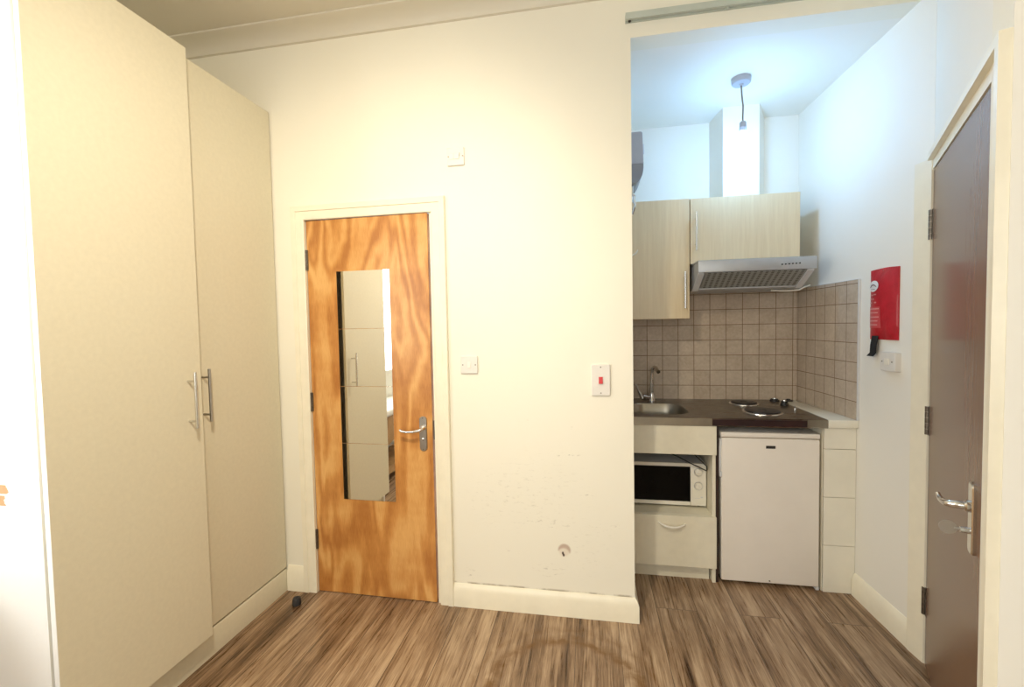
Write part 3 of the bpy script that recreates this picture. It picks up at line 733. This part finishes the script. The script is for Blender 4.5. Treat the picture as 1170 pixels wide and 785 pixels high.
def decal(nm, mat, poly_yz, lift):
    """thin printed patch that follows the pouch"""
    cy = sum(p[0] for p in poly_yz)/len(poly_yz); cz = sum(p[1] for p in poly_yz)/len(poly_yz)
    bb = bmesh.new(); K = 4; rings = []
    lift = lift+.0012
    for k in range(1, K+1): rings.append([bb.verts.new((surf(cy+(y-cy)*k/K, cz+(z-cz)*k/K)-lift, cy+(y-cy)*k/K, cz+(z-cz)*k/K)) for y, z in poly_yz])
    c = bb.verts.new((surf(cy, cz)-lift, cy, cz)); n_ = len(poly_yz)
    for i in range(n_): bb.faces.new((c, rings[0][i], rings[0][(i+1) % n_]))
    for k in range(K-1):
        for i in range(n_): bb.faces.new((rings[k][i], rings[k+1][i], rings[k+1][(i+1) % n_], rings[k][(i+1) % n_]))
    bmesh.ops.recalc_face_normals(bb, faces=bb.faces[:])
    s_ = bmesh.ops.solidify(bb, geom=bb.faces[:], thickness=.0005)
    z_ = MB(); z_._add(bb); return z_.build(nm, M[mat], pouch)
def oval(cy, cz, ry, rz, n=24): return [(cy+ry*math.cos(2*PI*k/n), cz+rz*math.sin(2*PI*k/n)) for k in range(n)]
def rect(ya, za, yb, zb_): 
    p = []
    for k in range(5): p.append((ya+(yb-ya)*k/4, za))
    p.append((yb, (za+zb_)/2))
    for k in range(5): p.append((yb+(ya-yb)*k/4, zb_))
    p.append((ya, (za+zb_)/2)); return p
decal('logo', 'logo_white', oval(2.333, 1.566, .041, .026), .0012)
def stroke(nm, mat, pts, r): MB().tube([(surf(y, z)-.0028, y, z) for y, z in pts], r, 6).build(nm, M[mat], pouch)
stroke('logo_mark', 'logo_dark', [(2.366-.060*k/10, 1.561+.012*math.sin(PI*k/10)) for k in range(11)], [.0008+.0022*math.sin(PI*k/10) for k in range(11)])
stroke('logo_mark', 'logo_dark', [(2.352-.036*k/6, 1.552) for k in range(7)], .0012)
decal('print_patch', 'pouch_patch', rect(2.372, 1.372, 2.280, 1.470), .0004)
for ya, yb, z in ((2.362, 2.350, 1.526), (2.344, 2.330, 1.525), (2.325, 2.305, 1.527), (2.365, 2.345, 1.507), (2.336, 2.322, 1.506), (2.366, 2.340, 1.489), (2.318, 2.302, 1.490)):
    decal('print_line', 'pouch_print', rect(ya, z-.003, yb, z+.003), .0012)
for z0_, z1_, ya, yb in ((1.458, 1.463, 2.370, 2.285), (1.440, 1.445, 2.370, 2.292), (1.420, 1.425, 2.370, 2.288), (1.402, 1.407, 2.370, 2.296), (1.384, 1.389, 2.370, 2.30)):
    decal('print_line', 'pouch_print', rect(ya, z0_, yb, z1_), .0012)
MB().loft([[(surf(y, 1.33)-.004+o_, y, 1.335) for y, o_ in ((2.310, 0), (2.352, 0), (2.352, .003), (2.310, .003))],
           [(XR(2.33)-.022+o_, y, 1.29) for y, o_ in ((2.308, 0), (2.352, 0), (2.352, .003), (2.308, .003))],
           [(XR(2.33)-.020+o_, y, 1.255) for y, o_ in ((2.314, 0), (2.358, 0), (2.358, .003), (2.314, .003))],
           [(XR(2.33)-.026+o_, y, 1.238) for y, o_ in ((2.325, 0), (2.372, 0), (2.372, .003), (2.325, .003))]]).build('pull_strap', M['strap'], fb)
MB().lathe([(.004, 0), (.004, .003)], (surf(2.287, 1.63)+.004, 2.287, 1.632), (-1, 0, 0), 10).build('eyelet', M['chrome'], fb)
# fused spur below it
pts = rrect(2.2305, 1.2215, .0485, .0425, .005, 3)
sk_ = MB().loft([[(XR(y)-.0003, y, z) for y, z in pts], [(XR(y)-.022, y, z) for y, z in pts], [(XR(y)-.025, 2.2305+(y-2.2305)*.95, 1.2215+(z-1.2215)*.95) for y, z in pts]]).build('fused_spur', M['plate'], origin=(1.33, 2.2305, 1.179))
tag(sk_, 'white surface-mounted fused spur box just below the red fire blanket', 'wall switch')
MB().box(XR(2.23)-.0285, 2.216, 1.208, XR(2.23)-.024, 2.246, 1.236, .001, 1).build('rocker', M['white'], sk_)
for y in (2.262, 2.199): MB().lathe([(.0035, 0), (.0035, .0012)], (XR(y)-.025, y, 1.2215), (-1, 0, 0), 10).build('screw', M['screw'], sk_)

# ------------------------------------------------------------------ brown entrance door in the splayed wall
rz = math.atan2(A.y, A.x)
ed = thing('door_2', 'dark brown glossy door with chrome lever at the right edge', 'door', (J.x, J.y, .004), rz)
ed['kind'] = 'structure'
def L(s, t, z): return (s, -t, z-.004)   # along door, out of the wall, height
def lbox(mb, s0, s1, t0, t1, z0, z1, bev=0.0): return mb.box(s0, -t1, z0-.004, s1, -t0, z1-.004, bev, 1)
lbox(MB(), .003, .889, -.042, 0, .006, 1.990, .0015).build('leaf', M['brown_door'], ed)
pz = rrect(.713, .868, .022, .098, .012, 5)
hpl = MB().loft([[L(s, 0, z) for s, z in pz], [L(s, .007, z) for s, z in pz], [L(.713+(s-.713)*.86, .010, .868+(z-.868)*.97) for s, z in pz]]).build('handle_plate', M['chrome'], ed)
MB().tube([L(.715, .008, .900), L(.715, .030, .900), L(.714, .044, .899), L(.708, .052, .897), L(.690, .056, .893), L(.660, .057, .888), L(.640, .057, .886), L(.628, .060, .892), L(.625, .062, .900)], [.011, .010, .010, .0095, .0085, .008, .0075, .006, .005], 12).lathe([(.016, 0), (.016, .010), (.012, .014)], L(.715, .008, .900), (0, -1, 0), 18).build('lever', M['chrome'], hpl)
MB().tube([L(.713, .009, .832), L(.713, .028, .832)], [.009, .008], 14).build('cylinder', M['chrome'], hpl)
MB().lathe([(.004, -.0012), (.019, -.0012), (.019, .0012), (.004, .0012)], L(.713, .052, .832), (1, 0, 0), 24).tube([L(.713, .028, .832), L(.713, .040, .832)], .004, 8).build('key', M['steel'], hpl)
for z0, z1 in ((1.722, 1.84), (.945, 1.06), (.205, .318)):
    m = MB(); n_ = 5; h_ = (z1-z0)/n_
    for k in range(n_): m.lathe([(.0075, .0008), (.0075, h_-.0008)], L(-.004, .005, z0+k*h_), (0, 0, 1), 10)
    lbox(m, -.004, .020, .0002, .002, z0, z1)
    m.build('hinge', M['darksteel'], ed)
# frame of that door
t3 = MB()
slab(t3, .892, .922, -.12, .020, 0, 2.0545); slab(t3, .0, .892, -.003, .020, 2.031, 2.0545)
slab(t3, -.001, .892, -.12, .003, 1.995, 2.031)
struct('trim_9', t3, M['trim'], 'cream frame of the brown door')
yA, yB = 2.025, 2.098
struct('trim_10', MB().prism([(XR(yA)-.001, yA-.012), (XR(yA)-.014, yA-.010), (XR(yA)-.016, yA+.005), (XR(yB)-.020, yB-.004), (XR(yB)-.016, yB), (XR(yB), yB)], 0, 2.040), M['trim'], 'cream architrave strip on the hinge side of the brown door')

# ------------------------------------------------------------------ camera
cam = bpy.data.cameras.new('camera'); co = bpy.data.objects.new('camera', cam); COL.objects.link(co)
cam.sensor_fit = 'HORIZONTAL'; cam.sensor_width = 36; cam.lens = 503.474/1170*36; cam.clip_start = .02
r_ = Vector((0.98472543, 0.17309414, -0.01882151)); u_ = Vector((0.01164338, 0.04239187, 0.99903321)); f_ = Vector((-0.17372468, 0.98399255, -0.03972895))
mm = Matrix((r_, u_, -f_)).transposed().to_4x4(); mm.translation = Vector((0, 0, 1.4128)); co.matrix_world = mm
S.camera = co

# ------------------------------------------------------------------ light
def area(name, loc, look, sx, sy, power, col):
    l = bpy.data.lights.new(name, 'AREA'); l.shape = 'RECTANGLE'; l.size = sx; l.size_y = sy; l.energy = power; l.color = col
    o = bpy.data.objects.new(name, l); COL.objects.link(o); o.location = loc
    o.rotation_euler = (Vector(look)-Vector(loc)).to_track_quat('-Z', 'Y').to_euler(); return o
area('daylight_back_window', (-.6, -2.62, 1.65), (-.6, 0, 1.55), 2.25, 1.55, 31, (1.0, .95, .84))
area('daylight_left_window', (-2.42, -.22, 1.65), (0, -.22, 1.6), 2.1, 1.45, 47, (1.0, .96, .88))
l = bpy.data.lights.new('ceiling_spotlight', 'SPOT'); l.energy = 118; l.color = (1.0, .90, .72); l.shadow_soft_size = .06; l.spot_size = math.radians(122); l.spot_blend = 1.0
o = bpy.data.objects.new('ceiling_spotlight', l); COL.objects.link(o); o.location = (-.50, .40, 2.66)
o.rotation_euler = (Vector((-1.2, 1.9, 1.0))-Vector(o.location)).to_track_quat('-Z', 'Y').to_euler()
wd = bpy.data.worlds.new('sky'); S.world = wd; wd.use_nodes = True
wd.node_tree.nodes['Background'].inputs[0].default_value = (.75, .88, 1, 1); wd.node_tree.nodes['Background'].inputs[1].default_value = 2.0

S.view_settings.view_transform = 'Standard'; S.view_settings.look = 'None'; S.view_settings.gamma = 1; S.view_settings.use_curve_mapping = False
S.view_settings.exposure = 0.2
S.cycles.max_bounces = 12; S.cycles.diffuse_bounces = 6; S.cycles.glossy_bounces = 6
